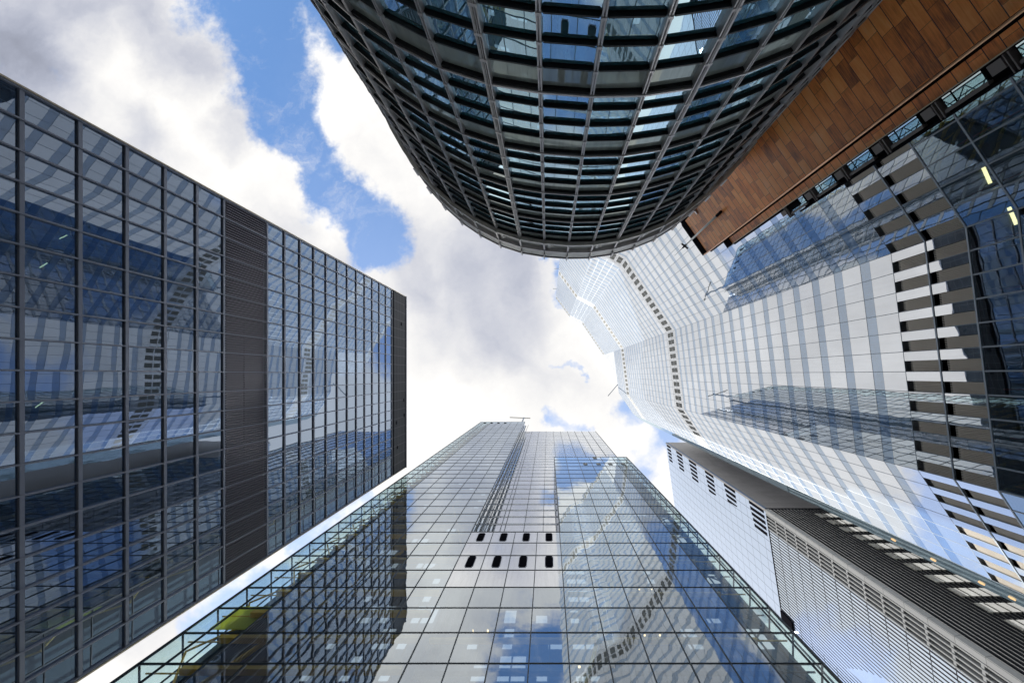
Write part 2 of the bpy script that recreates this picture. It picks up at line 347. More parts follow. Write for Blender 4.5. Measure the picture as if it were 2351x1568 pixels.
class Wall:
    """a vertical facade frame: plan point p0, plan direction to p1; off>0 is out of the building towards n"""
    def __init__(s, p0, p1, n=None):
        s.p0 = Vector(p0[:2]); s.p1 = Vector(p1[:2]); s.d = (s.p1 - s.p0); s.L = s.d.length; s.d.normalize()
        nn = Vector((s.d.y, -s.d.x))
        if n is None:
            if nn.dot(-s.p0) < 0: nn = -nn
        elif nn.dot(Vector(n)) < 0: nn = -nn
        s.n = nn
        s.flip = (s.d.x * s.n.y - s.d.y * s.n.x) > 0       # d x n points up?
    def pt(s, u, z, o=0.0, lean=0.0):
        p = s.p0 + s.d * u + s.n * o
        return Vector((p.x, p.y, z))
    def box(s, mb, u0, u1, z0, z1, o0, o1):
        ring = [(u0, o0), (u1, o0), (u1, o1), (u0, o1)]
        if not s.flip: ring = ring[::-1]
        P = [s.pt(u, z0, o) for u, o in ring] + [s.pt(u, z1, o) for u, o in ring]
        uv = [(u, z0) for u, o in ring] + [(u, z1) for u, o in ring]
        mb.hexa(P, uv)
    def pane(s, u0, u1, z0, z1, o=0.0, t=0.03, tilt=0.0):
        """returns a pane description: eight points and uvs, with a slight individual tilt"""
        a, b = random.uniform(-tilt, tilt), random.uniform(-tilt, tilt)
        um, zm = (u0 + u1) / 2, (z0 + z1) / 2
        def q(u, z, oo): return s.pt(u, z, oo + a * (u - um) + b * (z - zm))
        ring = [(u0, o - t), (u1, o - t), (u1, o), (u0, o)]
        if not s.flip: ring = ring[::-1]
        P = [q(u, z0, oo) for u, oo in ring] + [q(u, z1, oo) for u, oo in ring]
        uv = [(u, z0) for u, oo in ring] + [(u, z1) for u, oo in ring]
        return (P, uv, s.score(u0, u1, z0, z1))
    def score(s, u0, u1, z0, z1):
        c = []
        for u, z in ((u0, z0), (u1, z0), (u1, z1), (u0, z1)):
            p = s.pt(u, max(z, 0.5)); c.append((CX + F * p.x / p.z, CY + F * p.y / p.z))
        mx_, my_ = sum(p[0] for p in c) / 4, sum(p[1] for p in c) / 4
        A = 0
        for i in range(4):
            x0, y0 = c[i]; x1, y1 = c[(i + 1) % 4]; A += x0 * y1 - x1 * y0
        if not (0 < mx_ < 2351 and 0 < my_ < 1568): return -1
        return abs(A) / 2
def emit(name, items, mat, parent, limit=98, hidden=None, stuffname=None):
    """items: list of (P8, uv8, score). The largest in view become parts of their own, the rest one part."""
    items = sorted(items, key=lambda t: -t[2]); k = 0
    while k < len(items) and k < limit and items[k][2] > 0: k += 1
    if len(items) <= limit: k = len(items)
    objs = []
    for P, uv, sc in items[:k]:
        mb = MB(); mb.hexa(P, uv); objs.append(mb.build(name, mat, parent))
    if items[k:]:
        mb = MB()
        for P, uv, sc in items[k:]: mb.hexa(P, uv)
        o = mb.build(name, mat, parent, 'stuff')
    return objs
def prism(poly, z0, z1):
    """closed vertical prism from a plan polygon"""
    mb = MB(); n = len(poly)
    A = sum(poly[i][0] * poly[(i + 1) % n][1] - poly[(i + 1) % n][0] * poly[i][1] for i in range(n))
    if A < 0: poly = poly[::-1]
    mb.v = [(p[0], p[1], z0) for p in poly] + [(p[0], p[1], z1) for p in poly]
    acc = 0
    for i in range(n):
        j = (i + 1) % n; L = math.hypot(poly[j][0] - poly[i][0], poly[j][1] - poly[i][1])
        mb.f.append((i, j, n + j, n + i)); mb.uv += [(acc, z0), (acc + L, z0), (acc + L, z1), (acc, z1)]; acc += L
    mb.f.append(tuple(range(n))[::-1]); mb.uv += [(p[0], p[1]) for p in poly][::-1]
    mb.f.append(tuple(range(n, 2 * n))); mb.uv += [(p[0], p[1]) for p in poly]
    return mb
G = -1.6

# ------------------------------------------------------------------ ground
mb = MB(); mb.quad((-5000, -5000, G - .12), (5000, -5000, G - .12), (5000, 5000, G - .12), (-5000, 5000, G - .12), [(0, 0), (9, 0), (9, 9), (0, 9)])
o = mb.build('ground', 'asphalt'); o['kind'] = 'structure'
mb = prism([(-36.4, -60), (40, -60), (40, 60), (-36.4, 60)], G - .4, G)
o = mb.build('pavement', 'paving'); o['kind'] = 'structure'

# ================================================================== A: slate-framed mirror-glass block on the left
A = thing('office_building', 'broad office block of wavy mirror glass in a slate-grey grid with a dark louvred band', 'building', (-48, 2, G))
WA = Wall((-37, -20.1), (-37, 23.9), (1, 0)); BW = 2.2; NB = 20
floors = [4.0 * k for k in range(0, 14)] + [60 + 4.0 * k for k in range(0, 13)]      # 0..52, 60..108
panes = []
for zf in floors:
    if zf in (52.0, 108.0): continue
    for b in range(NB):
        panes.append(WA.pane(b * BW + .065, (b + 1) * BW - .065, zf + .16, zf + 3.84, -0.12, .03, .0030))
emit('window', panes, 'a_glass', A)
for zf in floors:
    mb = MB(); WA.box(mb, 0.0, 44.0, zf - .16, zf + .16, -.14, .04)
    mb.build('floor_band', 'a_frame', A)
for b in range(NB + 1):
    mb = MB(); u = b * BW; w = .06 if 0 < b < NB else .12
    WA.box(mb, u - w, u + w, G, 107.6, -.16, .13); mb.build('mullion', 'a_frame', A)
for b in range(NB):                                           # louvred plant-room band, one panel per bay
    mb = MB(); WA.box(mb, b * BW + .09, (b + 1) * BW - .09, 52.3, 59.7, -.42, -.36)
    for k in range(7):
        u = b * BW + .22 + k * .293
        WA.box(mb, u - .05, u + .05, 52.3, 59.7, -.30, .02)
    WA.box(mb, b * BW + .09, (b + 1) * BW - .09, 55.9, 56.1, -.34, -.31)
    mb.build('louvre_panel', 'a_dark', A)
mb = MB(); WA.box(mb, 0, 44, 52.28, 59.72, -.52, -.44); mb.build('louvre_backing', 'black', A)
mb = MB(); WA.box(mb, 0, 44, 109.0, 118, -.6, .12)
mb.build('parapet_wall', 'a_stone', A)
mb = MB()
for u0, z0 in ((26.2, 116.0), (30.1, 116.2), (31.4, 110.3), (7.0, 114), (37.5, 111)): WA.box(mb, u0, u0 + .8, z0, z0 + 1.0, .1, .135)
mb.build('vent', 'black', A)
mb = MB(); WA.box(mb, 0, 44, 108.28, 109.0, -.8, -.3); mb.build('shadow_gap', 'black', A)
for u in (-.08, 44.08):
    mb = MB(); WA.box(mb, u - .06, u + .06, G, 118.1, -.5, .20); mb.build('corner_trim', 'gold', A)
mb = MB(); WA.box(mb, -.2, 44.2, 118.0, 118.35, -1.2, .3); mb.build('coping', 'a_frame', A)
for zf in floors:                                             # the rooms behind the glass
    if zf in (0.0, ): continue
    mb = MB(); WA.box(mb, .2, 43.8, zf - .25, zf + .2, -8.0, -.5); mb.build('ceiling', 'room', A)
for u in [BW * 4 * k for k in range(1, 5)]:
    mb = MB(); WA.box(mb, u - .25, u + .25, G, 108, -2.6, -2.1); mb.build('column', 'room', A)
mb = prism([(-45.1, -20.1), (-45.1, 23.9), (-66, 23.9), (-66, -20.1)], G, 117.6); mb.build('core_wall', 'room_dark', A)
for x0, y0, x1, y1 in ((-45.3, -20.1, -37.2, -19.9), (-45.3, 23.7, -37.2, 23.9)):
    mb = prism([(x0, y0), (x1, y0), (x1, y1), (x0, y1)], G, 117.9); mb.build('end_wall', 'a_stone', A)
for (x, y) in ((415, 580), (415, 680), (415, 730), (415, 778), (338, 1088), (590, 930 - 600)):
    if y == 330: continue
    zl = 51.35 if x > 400 else 47.35
    p = px(x, y, zl); mb = MB(); hx, hy = .17, .34
    mb.hexa([(p.x + a * hx, p.y + b * hy, zl + c) for c in (0, .09) for a, b in ((-1, -1), (1, -1), (1, 1), (-1, 1))])
    mb.build('ceiling_lamp', 'lamp', A)
for (x, y, a) in ((40, 515, .5), (45, 610, .6), (100, 610, .5), (90, 930, .6), (145, 545, .4), (10, 630, .5)):
    zl = 35.4; p = px(x, y, zl); mb = MB(); mb.bar((p.x - .3, p.y + .3 * a, zl), (p.x + .3, p.y - .4 * a, zl), .05, .05)
    mb.build('ceiling_lamp', 'lamp', A)

# ================================================================== B: dark curved tower with black sunshades
B = thing('curved_tower', 'dark curved glass tower ringed with black sunshades and a grey metal rim overhead', 'building', (1, -22, G))
ctrl = [(-11.6, -30), (-12.0, -26), (-11.9, -22.2), (-11.2, -18.8), (-10.0, -16.1), (-8.3, -13.6), (-5.85, -11.3), (-2.6, -9.6), (1.35, -9.0), (4.7, -9.28), (7.9, -10.4), (9.85, -11.75), (11.1, -12.85), (12.3, -14.0), (13.35, -15.15), (14.2, -16.6), (14.8, -18.4)]
def cr(p0, p1, p2, p3, t):
    return tuple(0.5 * ((2 * b) + (-a + c) * t + (2 * a - 5 * b + 4 * c - d) * t * t + (-a + 3 * b - 3 * c + d) * t ** 3) for a, b, c, d in zip(p0, p1, p2, p3))
fine = []
for i in range(1, len(ctrl) - 2):
    for k in range(40): fine.append(cr(ctrl[i - 1], ctrl[i], ctrl[i + 1], ctrl[i + 2], k / 40))
arc = [0]
for i in range(1, len(fine)): arc.append(arc[-1] + math.dist(fine[i], fine[i - 1]))
i0 = min(range(len(fine)), key=lambda i: abs(fine[i][0] + 1.84) + (100 if fine[i][1] < -12 else 0)); s0 = arc[i0]
def at_s(sv):
    for i in range(1, len(arc)):
        if arc[i] >= sv:
            t = (sv - arc[i - 1]) / (arc[i] - arc[i - 1]); return tuple(a + (b - a) * t for a, b in zip(fine[i - 1], fine[i]))
    return fine[-1]
BAY = 1.64
ks = [k for k in range(-20, 20) if 0 <= s0 + k * BAY <= arc[-1]]
V = {k: at_s(s0 + k * BAY) for k in ks}
ks_in = ks[:-1]
lev = [-1.5 + 4 * j for j in range(0, 9)]          # ring levels up to 30.5
BC = Vector((0, -26))
glz, spn, bld = [], [], []
for k in ks_in:
    w = Wall(V[k], V[k + 1], Vector(V[k]) - BC)
    for z in lev[:-1]:
        for a, b in ((.14, .78), (.92, 1.78), (1.92, 2.80)):
            glz.append(w.pane(.05, w.L - .05, z + a, z + b, -.02, .03, .0015))
        spn.append(w.pane(.05, w.L - .05, z + 2.94, z + 3.86, -.02, .03, .002))
        for zb in (.85, 1.85, 2.87):
            d_, t_ = .112, .03
            ring = [(.05, -.06), (w.L - .05, -.06), (w.L - .06, d_ - .06), (w.L - .13, d_), (.13, d_), (.06, d_ - .06)]
            # bevelled blade: a six-sided prism stored as two stacked hexas sharing the nose
            r1 = [ring[0], ring[1], ring[2], ring[5]]; r2 = [ring[5], ring[2], ring[3], ring[4]]
            for rr in (r1, r2):
                pass
            bld.append((w, ring, z + zb - t_, z + zb + t_, w.score(.1, w.L - .1, z + zb - .25, z + zb + .25)))
emit('glass_pane', glz, 'b_glass', B); emit('spandrel_panel', spn, 'b_spandrel', B)
bld.sort(key=lambda t: -t[4])
def blade_into(mb, w, ring, z0, z1):
    if not w.flip: ring = ring[::-1]
    i = len(mb.v); n = len(ring)
    for z in (z0, z1): mb.v += [tuple(w.pt(u, z, o)) for u, o in ring]
    mb.f.append(tuple(i + j for j in range(n))[::-1]); mb.f.append(tuple(i + n + j for j in range(n))); mb.uv += [(0, 0)] * (2 * n)
    for j in range(n):
        j2 = (j + 1) % n; mb.f.append((i + j, i + j2, i + n + j2, i + n + j)); mb.uv += [(0, 0)] * 4
for b in bld[:98]:
    mb = MB(); blade_into(mb, *b[:4]); mb.build('sunshade', 'b_blade', B)
mb = MB()
for b in bld[98:]: blade_into(mb, *b[:4])
mb.build('sunshade', 'b_blade', B, 'stuff')
def vwall(k):
    a = V[k - 1] if k - 1 in V else V[k]; b = V[k + 1] if k + 1 in V else V[k]
    t = Vector((b[0] - a[0], b[1] - a[1])).normalized(); p = Vector(V[k])
    w = Wall(p - t * .5, p + t * .5, p - BC); return w
for k in ks:
    w = vwall(k); thick = (k % 4 == 0); mb = MB(); c = .5
    hw, dpt = (.085, .18) if thick else (.042, .14)
    for sgn in (-1, 1):
        w.box(mb, c + sgn * hw - .022, c + sgn * hw + .022, G, 30.45, -.03, dpt)
        if thick: w.box(mb, c + sgn * .026 - .010, c + sgn * .026 + .010, G, 30.45, -.03, dpt + .03)
    w.box(mb, c - hw + .024, c + hw - .024, G, 30.4, -.03, dpt * .45)
    for z in lev[:-1]:
        for zb in (.85, 1.85, 2.87):
            w.box(mb, c - hw - .035, c + hw + .035, z + zb - .05, z + zb + .05, dpt - .08, dpt + .02)
    mb.build('mullion', 'b_metal', B)
for z in lev:
    mb = MB()
    for k in ks_in:
        w = Wall(V[k], V[k + 1], Vector(V[k]) - BC)
        w.box(mb, 0, w.L, z - .12, z + .13, -.06, .10)
    o = mb.build('ring_beam', 'b_blade', B)
    mb = MB()
    for k in ks_in:
        w = Wall(V[k], V[k + 1], Vector(V[k]) - BC)
        w.box(mb, -.01, w.L + .01, z - .03, z + .03, .13, .17); w.box(mb, -.01, w.L + .01, z + .07, z + .10, .11, .14)
    mb.build('rail', 'b_metal', o)
rim = [(30.52, 30.82, -.05, .34, 'b_rim', 'rim_ledge'), (30.82, 32.30, -.05, .10, 'b_rim', 'rim_panel'), (32.30, 32.48, -.05, .36, 'b_metal', 'rim_ledge'),
       (32.48, 33.95, -.05, .26, 'b_rim', 'rim_panel'), (33.95, 34.20, -.05, .12, 'black', 'rim_slot'), (34.20, 34.34, -.05, .30, 'b_metal', 'coping')]
for z0, z1, o0, o1, m, nm in rim:
    if nm in ('rim_panel',):
        for k in ks_in:
            w = Wall(V[k], V[k + 1], Vector(V[k]) - BC); mb = MB(); w.box(mb, .02, w.L - .02, z0, z1, o0, o1 + random.uniform(-.01, .01)); mb.build(nm, m, B)
    else:
        mb = MB()
        for k in ks_in:
            w = Wall(V[k], V[k + 1], Vector(V[k]) - BC); w.box(mb, 0, w.L, z0, z1, o0, o1)
        mb.build(nm, m, B)
for k in ks:
    w = vwall(k); mb = MB()
    w.box(mb, .46, .54, 33.2, 34.36, .24, .42); mb.build('rim_bracket', 'b_metal', B)
    mb = MB(); w.box(mb, .44, .56, 30.9, 32.3, .1, .30); mb.build('rim_post', 'b_metal', B)
    if k % 2: mb = MB(); w.box(mb, .75, .95, 31.1, 32.0, .09, .2); w.box(mb, .95, 1.15, 31.3, 31.5, .09, .24); mb.build('rim_fixture', 'b_rim', B)
inner = []
for k in ks:
    w = vwall(k); p = w.pt(.5, 0, -.07); inner.append((p.x, p.y))
mb = prism(inner + [(14, -42), (-12, -42)], G, 33.9); mb.build('core_wall', 'black', B)

# ================================================================== C: timber-clad block with window strip
SC = 1.4
Cc = thing('timber_clad_building', 'warm brown timber-clad wall with copper rail and a black window strip down its edge', 'building', (23, -20, G))
dC = Vector((.573, .82)).normalized(); pC = Vector((9.85, -11.9))
WC = Wall(pC, pC + dC * 4.7)
t0 = .62
mb = MB(); WC.box(mb, t0, 3.40, G, 33.55, -.05, .12); mb.build('timber_wall', 'wood', Cc)
mb = MB(); WC.box(mb, 3.60, 4.00, G, 29.9, -.05, .02); mb.build('timber_wall', 'wood', Cc)
mb = MB(); WC.box(mb, -.05, t0, 24.6, 34.4, -.3, .10); WC.box(mb, t0, 3.45, 33.56, 34.4, -.3, .16); WC.box(mb, 3.45, 4.06, 29.91, 30.7, -.3, .10)
mb.build('black_parapet', 'black', Cc)
mb = MB(); WC.box(mb, 3.40, 3.60, G, 33.5, -.25, -.10); mb.build('recess_back', 'black', Cc)
mb = MB(); a = WC.pt(3.47, G, .22); b = WC.pt(3.47, 33.9, .22); mb.tube(a, b, .045, .045)
o = mb.build('rail', 'copper', Cc, smooth=True)
for z in [3 + 2.9 * k for k in range(11)]:
    mb = MB(); WC.box(mb, 3.44, 3.50, z, z + .12, -.1, .19); mb.build('rail_clip', 'black', Cc)
mb = MB(); WC.box(mb, 4.0, 4.035, G, 29.9, -.05, .07); mb.build('edge_trim', 'gold', Cc)
for z0, z1, x in ((31.2, 31.35, .45), (30.3, 30.42, .1)):
    mb = MB(); WC.box(mb, x, x + .06, z0 - 1, z1 + 1.2, .1, .3); WC.box(mb, x - .05, x + .5, z0, z1, .1, .2); mb.build('roof_bracket', 'b_metal', Cc)
mb = MB(); WC.box(mb, 4.04, 4.68, G, 22.4, -.5, -.22); WC.box(mb, 4.035, 4.15, 22.4, 29.9, -.4, -.05); WC.box(mb, 4.15, 4.40, 22.4, 23.3, -.4, -.05)
mb.build('strip_backing', 'black', Cc)
mb = MB(); WC.box(mb, 4.62, 4.70, G, 22.6, -.2, .0); WC.box(mb, 4.035, 4.07, G, 22.6, -.2, -.02); mb.build('strip_frame', 'black', Cc)
for k in range(-4, 6):
    z = 10.6 + 2.26 * k
    if z < G: continue
    mb = MB(); WC.box(mb, 4.08, 4.46, z + .06, z + .98, -.2, -.10); fr = mb.build('window', 'c_glass', Cc)
    mb = MB(); WC.box(mb, 4.08, 4.46, z + 1.04, z + 1.34, -.2, -.10); mb.build('pane', 'c_glass', fr)
    mb = MB(); WC.box(mb, 4.47, 4.56, z, z + 1.4, -.2, -.02); WC.box(mb, 4.44, 4.47, z, z + 1.4, -.12, -.06); mb.build('sill', 'c_grey', fr)
    mb = MB(); WC.box(mb, 4.10, 4.42, z + 1.72, z + 2.12, -.2, -.05); mb.build('vent_box', 'c_grey', Cc)
    mb = MB(); WC.box(mb, 4.07, 4.66, z + 1.44, z + 1.48, -.2, .02); WC.box(mb, 4.07, 4.66, z + 1.58, z + 1.61, -.2, .02); mb.build('cross_bar', 'c_grey', Cc)
e1 = WC.pt(3.42, 0, -.06); e2 = WC.pt(4.68, 0, -.3); e0 = WC.pt(-.02, 0, -.3)
mb = prism([(e0.x, e0.y), (e1.x, e1.y), (22, -19), (16, -30)], G, 33.6); mb.build('core_wall', 'black', Cc)
mb = prism([(e1.x + .02, e1.y + .02), (e2.x, e2.y), (26, -17.5), (22.1, -19)], G, 22.4); mb.build('core_wall', 'black', Cc)

fp = (10.75, -10.1)
FPo = thing('flagpole', 'slender pale metal pole with a black clamp reaching past the timber parapet', 'pole', (fp[0] * SC, fp[1] * SC, 28.4 * SC))
mb = MB(); mb.tube((fp[0], fp[1], 28.9), (fp[0], fp[1], 34.8), .085, .065); mb.tube((fp[0], fp[1], 34.8), (fp[0], fp[1], 38.6), .045, .02)
mb.build('pole', 'white', FPo, smooth=True)
mb = MB(); mb.tube((fp[0], fp[1], 28.3), (fp[0], fp[1], 28.95), .10, .10); mb.build('end_cap', 'black', FPo)
mb = MB(); mb.bar((fp[0] - .28, fp[1] - .12, 35.6), (fp[0] + .28, fp[1] + .16, 35.9), .10, .10); mb.tube((fp[0], fp[1], 35.5), (fp[0], fp[1], 36.3), .09, .06)
mb.build('clamp', 'black', FPo)
mb = MB(); q_ = WC.pt(2.0, 31, 0.1)
for z in (29.6, 32.6): mb.bar((fp[0], fp[1], z), (q_.x, q_.y, z), .05, .05)
mb.build('wall_bracket', 'black', FPo)
SC = 1.0

# ================================================================== D: tall faceted tower of pale mirror glass
D = thing('faceted_tower', 'very tall faceted tower of pale mirror glass with rows of dark vents', 'building', (45, -20, G))
HT, HD, FH = 276.4, 44.5 + 4.46 * 42, 4.46
def relp(x, y, z): return Vector((x * z / F, y * z / F))
a0 = relp(18, -175, HT); ab = relp(50, -132, HT); bc = relp(78, -117, HT)
dc = Vector((.56, .83)).normalized()
def meet(p, d, slope):          # point p + d t with y = slope x
    t = (slope * p.x - p.y) / (d.y - slope * d.x); return p + d * t
cd = meet(bc, dc, -.352); d2 = relp(163, 42, HD); de = meet(d2, dc, .462); ds = meet(de, Vector((.8, .6)), .4885)
cx2 = meet(bc, dc, .012)
facets = [('a', a0, ab, HT), ('b', ab, bc, HT), ('c', bc, cd, HT), ('d', cd, d2, HD), ('e', d2, de, HD)]
ZL0, ZL1 = 36.5, 44.5
vis, band, whi, ven, lob, lou = [], [], [], [], [], []
for nm, p, q2, H in facets:
    w = Wall(p, q2); nb = max(1, round(w.L / 1.95)); bw = w.L / nb; nf = int(round((H - ZL1) / FH))
    for f in range(nf):
        z = ZL1 + f * FH
        top = f in (17, 35) or (f == 50 and H == HT); mid = f in (18, 36)
        for b in range(nb):
            u0, u1 = b * bw + .03, (b + 1) * bw - .03
            if top or mid:
                whi.append(w.pane(u0, u1, z + .03, z + FH - .03, 0, .05, .0008))
            else:
                vis.append(w.pane(u0, u1, z + .03, z + 3.02, 0, .05, .0010)); band.append(w.pane(u0, u1, z + 3.04, z + FH - .03, 0, .05, .0010))
            if top:
                h = 5.2; m_ = MB(); w.box(m_, u0 + .35, u1 - .35, z + 2.2, z + 2.2 + h * .46, -.02, .035); P1 = m_.v[:8]; U1 = [(0, 0)] * 8
                ven.append((P1, U1, w.score(u0 + .3, u1 - .3, z + 2.2, z + 7)))
                m_ = MB(); w.box(m_, u0 + .35, u1 - .35, z + 2.2 + h * .54, z + 2.2 + h, -.02, .035); ven.append((m_.v[:8], U1, w.score(u0 + .3, u1 - .3, z + 2.2, z + 7)))
    for b in range(nb):
        u0, u1 = b * bw, (b + 1) * bw; um = u0 + bw * .46
        for z in (ZL0, ZL0 + 4.0):
            vis.append(w.pane(u0 + .03, um, z + .04, z + 3.96, 0, .05, .002))
            if nm in 'cde':
                mb = MB(); w.box(mb, um + .02, u1 - .03, z + .1, z + 3.3, -.30, -.25)
                for j in range(7):
                    uu_ = um + .06 + j * (u1 - um - .16) / 6; w.box(mb, uu_, uu_ + .05, z + .1, z + 3.3, -.24, -.06)
                lou.append((mb, w.score(um, u1, z, z + 4)))
            else: whi.append(w.pane(um, u1 - .03, z + .04, z + 3.96, 0, .05))
        for z in [ZL0 - 4.0 * j for j in range(1, 10)]:
            if z + 3.9 > G: lob.append(w.pane(u0 + .05, u1 - .05, max(z, G) + .05, z + 3.95, 0, .03, .003))
    for b in range(nb + 1):
        mb = MB(); u = b * bw; w.box(mb, u - .028, u + .028, ZL0, H, -.06, .012); w.box(mb, u - .06, u + .06, G, ZL0, -.14, .04); mb.build('mullion', 'd_line' , D)
    if nm == 'd': nfl = nf
emit('window', vis, 'd_glass', D); emit('band_panel', band, 'd_band', D); emit('spandrel_panel', whi, 'd_white', D)
emit('vent', ven, 'd_vent', D); emit('lobby_pane', lob, 'd_dark', D)
lou.sort(key=lambda t: -t[1])
for mb, sc in lou[:90]: mb.build('louvre_panel', 'louvre', D)
for f in range(0, int(round((HT - ZL1) / FH)) + 1):
    mb = MB(); z = ZL1 + f * FH
    for nm, p, q2, H in facets:
        if z <= H + .5: w = Wall(p, q2); w.box(mb, 0, w.L, z - .03, z + .03, -.06, .010)
    mb.build('transom', 'd_line', D)
for z in [ZL0, ZL0 + 4.0] + [ZL0 - 4.0 * j for j in range(1, 10)]:
    mb = MB()
    for nm, p, q2, H in facets: w = Wall(p, q2); w.box(mb, 0, w.L, z - .07, z + .07, -.16, .05)
    mb.build('transom', 'd_frame', D)
ws = Wall(de, ds); mb = MB(); ws.box(mb, 0, ws.L, ZL0 - 36, HD, -.05, 0); mb.build('return_wall', 'd_strip', D)
for x, y in ((2055, 1240), (2147, 1286), (2259, 1340), (2330, 1375)):
    sl = (y - CY) / (x - CX); p = meet(de, Vector((.8, .6)), sl); z = p.x * F / (x - CX); u = (p - de).length
    mb = MB(); ws.box(mb, u - .16, u + .16, z, z + .5, .0, .12); mb.build('wall_lamp', 'lamp_soft', D)
def inset(poly, t): # crude inset towards a far interior point
    c = Vector((58, -12)); return [tuple(Vector(p) + (c - Vector(p)).normalized() * t) for p in poly]
hi = [a0, ab, bc, cd, cx2, Vector((92, -3)), Vector((75, -95)), Vector((12, -95))]
lo = [cd, d2, de, ds, Vector((82, 24)), Vector((92, 2)), Vector((60, -40))]
mb = prism(inset(hi, .12), ZL1 + .1, HT - .2); mb.build('core_wall', 'd_white', D)
mb = prism(inset(lo, .12), ZL1 + .1, HD - .2); mb.build('core_wall', 'd_white', D)
allp = [a0, ab, bc, cd, d2, de, ds, Vector((82, 24)), Vector((92, -3)), Vector((75, -95)), Vector((12, -95))]
mb = prism(inset(allp, 1.0), ZL0 + .1, ZL1 + .05); mb.build('plant_floor', 'black', D)
mb = prism(inset(allp, .25), ZL0 - .35, ZL0 - .06); mb.build('lobby_ceiling', 'room_dark', D)
mb = prism(inset(allp, 7.0), G, ZL0 - .3); mb.build('core_wall', 'e_core', D)
for z in (ZL0 - 12, ZL0 - 24):
    mb = prism(inset(allp, 3.0), z - .3, z); mb.build('floor_slab', 'room_dark', D)
for nm, p, q2, H in facets[2:]:
    w = Wall(p, q2); u = 1.5
    while u < w.L:
        a = w.pt(u, G, -1.1); b = w.pt(u, ZL0 - .3, -1.1); mb = MB(); mb.tube(a, b, .07, .07, 8); mb.build('column', 'red', D)
        mb = MB(); w.box(mb, u + .35, u + .75, G, ZL0 - .3, -1.6, -1.2); mb.build('column', 'tealsteel', D)
        u += 3.9
for x, y, L in ((2265, 402, 1.5), (2325, 496, 1.5), (2012, 563, .22), (1985, 530, .2)):
    z = ZL0 - .5 if x > 2100 else 45; z = ZL0 - .5
    if x < 2100: continue
    p = px(x, y, z); mb = MB(); mb.bar((p.x - .4 * L / 2, p.y - .9 * L / 2, z), (p.x + .4 * L / 2, p.y + .9 * L / 2, z), .28, .08); mb.build('ceiling_lamp', 'lamp', D)
DCr = thing('roof_crane', 'thin maintenance crane boom beside the roof of the faceted tower', 'crane', (36.2, 5.5, HD))
mb = MB(); mb.bar((36.2, 5.5, HD), (36.2, 5.5, HD + 5), .4, .4); mb.build('mast', 'd_line', DCr)
mb = MB(); mb.bar((36.6, 4.8, HD + 5), (31.4, 11.2, HD + 6.5), .3, .3); mb.build('boom', 'd_line', DCr)
for (x, y) in ((1273, 617), (1270, 663)):
    z = HT - 1; p = px(x + 4, y, z); mb = MB(); mb.bar((p.x + 1.5, p.y, z), (p.x - 1.2, p.y, z), .25, .25); mb.build('davit_arm', 'd_line', D)

# ================================================================== E: glass tower with exposed steel behind its skin
E = thing('glass_tower', 'stepped clear-glass tower with amber steelwork showing behind its skin', 'building', (-5, 34, G))
YF, YB = 22.0, 26.5; FE = 4.14
def zk(k): return 1.6 + FE * k
HE = zk(51); HR = zk(29); HC = zk(15)
XS = [-10.7 + 3.08 * k for k in range(-6, 11)]     # bay lines -29.18 .. 20.1
XL, XR = -31.2, 20.95
WF = Wall((XL, YF), (XR, YF), (0, -1)); WBk = Wall((-10.7, YB), (22.2, YB), (0, -1))
def U(x): return x - XL
cl, so, edge, mid = [], [], [], []
lines = [XL] + XS + [XR]
for i in range(len(lines) - 1):
    x0, x1 = lines[i], lines[i + 1]; xm = (x0 + x1) / 2
    top = HE if xm < -10.7 else (HC if xm < 1.6 else HR)
    k = 0
    while zk(k) < top - .1:
        z0, z1 = zk(k), zk(k + 1)
        it = WF.pane(U(x0) + .03, U(x1) - .03, z0 + .04, z1 - .04, 0, .03, .0012)
        zz0 = z0
        if -10.8 < xm < 1.7 and k >= 11: so.append(it)
        elif xm < -26 or xm > 17.5: edge.append(it)
        else: cl.append(it)
        k += 1
linesb = [-10.7 + 3.29 * k for k in range(0, 11)]
for i in range(10):
    x0, x1 = linesb[i], linesb[i + 1]; xm = (x0 + x1) / 2
    k = 14 if xm < 1.6 else 28
    while zk(k) < HE - .1:
        mid.append(WBk.pane(x0 + 10.7 + .03, x1 + 10.7 - .03, zk(k) + .95, zk(k + 1) - .04, 0, .03, .0012)); k += 1
emit('glass_pane', cl, 'e_glass', E); emit('edge_pane', edge, 'e_clear', E); emit('spandrel_panel', so, 'e_solid', E); emit('recessed_pane', mid, 'e_solid', E)
for k in range(14, 51):
    mb = MB(); WBk.box(mb, 0, 12.3 if k < 29 else 32.9, zk(k) + .1, zk(k) + .9, -.1, .012); mb.build('floor_edge', 'e_white', E)
for x in lines:                                    # mullions of the front skin
    top = HE if x < -10.6 else (HC if x < 1.6 else HR)
    mb = MB(); w_ = .045 if XL < x < XR else .09; WF.box(mb, U(x) - w_, U(x) + w_, G, top, -.12, .05)
    mb.build('mullion', 'e_line', E)
for x in linesb:
    mb = MB(); WBk.box(mb, x + 10.7 - .04, x + 10.7 + .04, zk(14 if x < 1.6 else 28), HE, -.1, .14); mb.build('mullion', 'e_line', E)
for k in range(0, 52):
    mb = MB(); z = zk(k)
    for xa, xb in (([(XL, XR)] if z <= HC + .1 else [(XL, -10.66), (1.62, XR)] if z <= HR + .1 else [(XL, -10.66)])):
        WF.box(mb, U(xa), U(xb), z - .045, z + .045, -.12, .045)
    mb.build('transom', 'e_line', E)
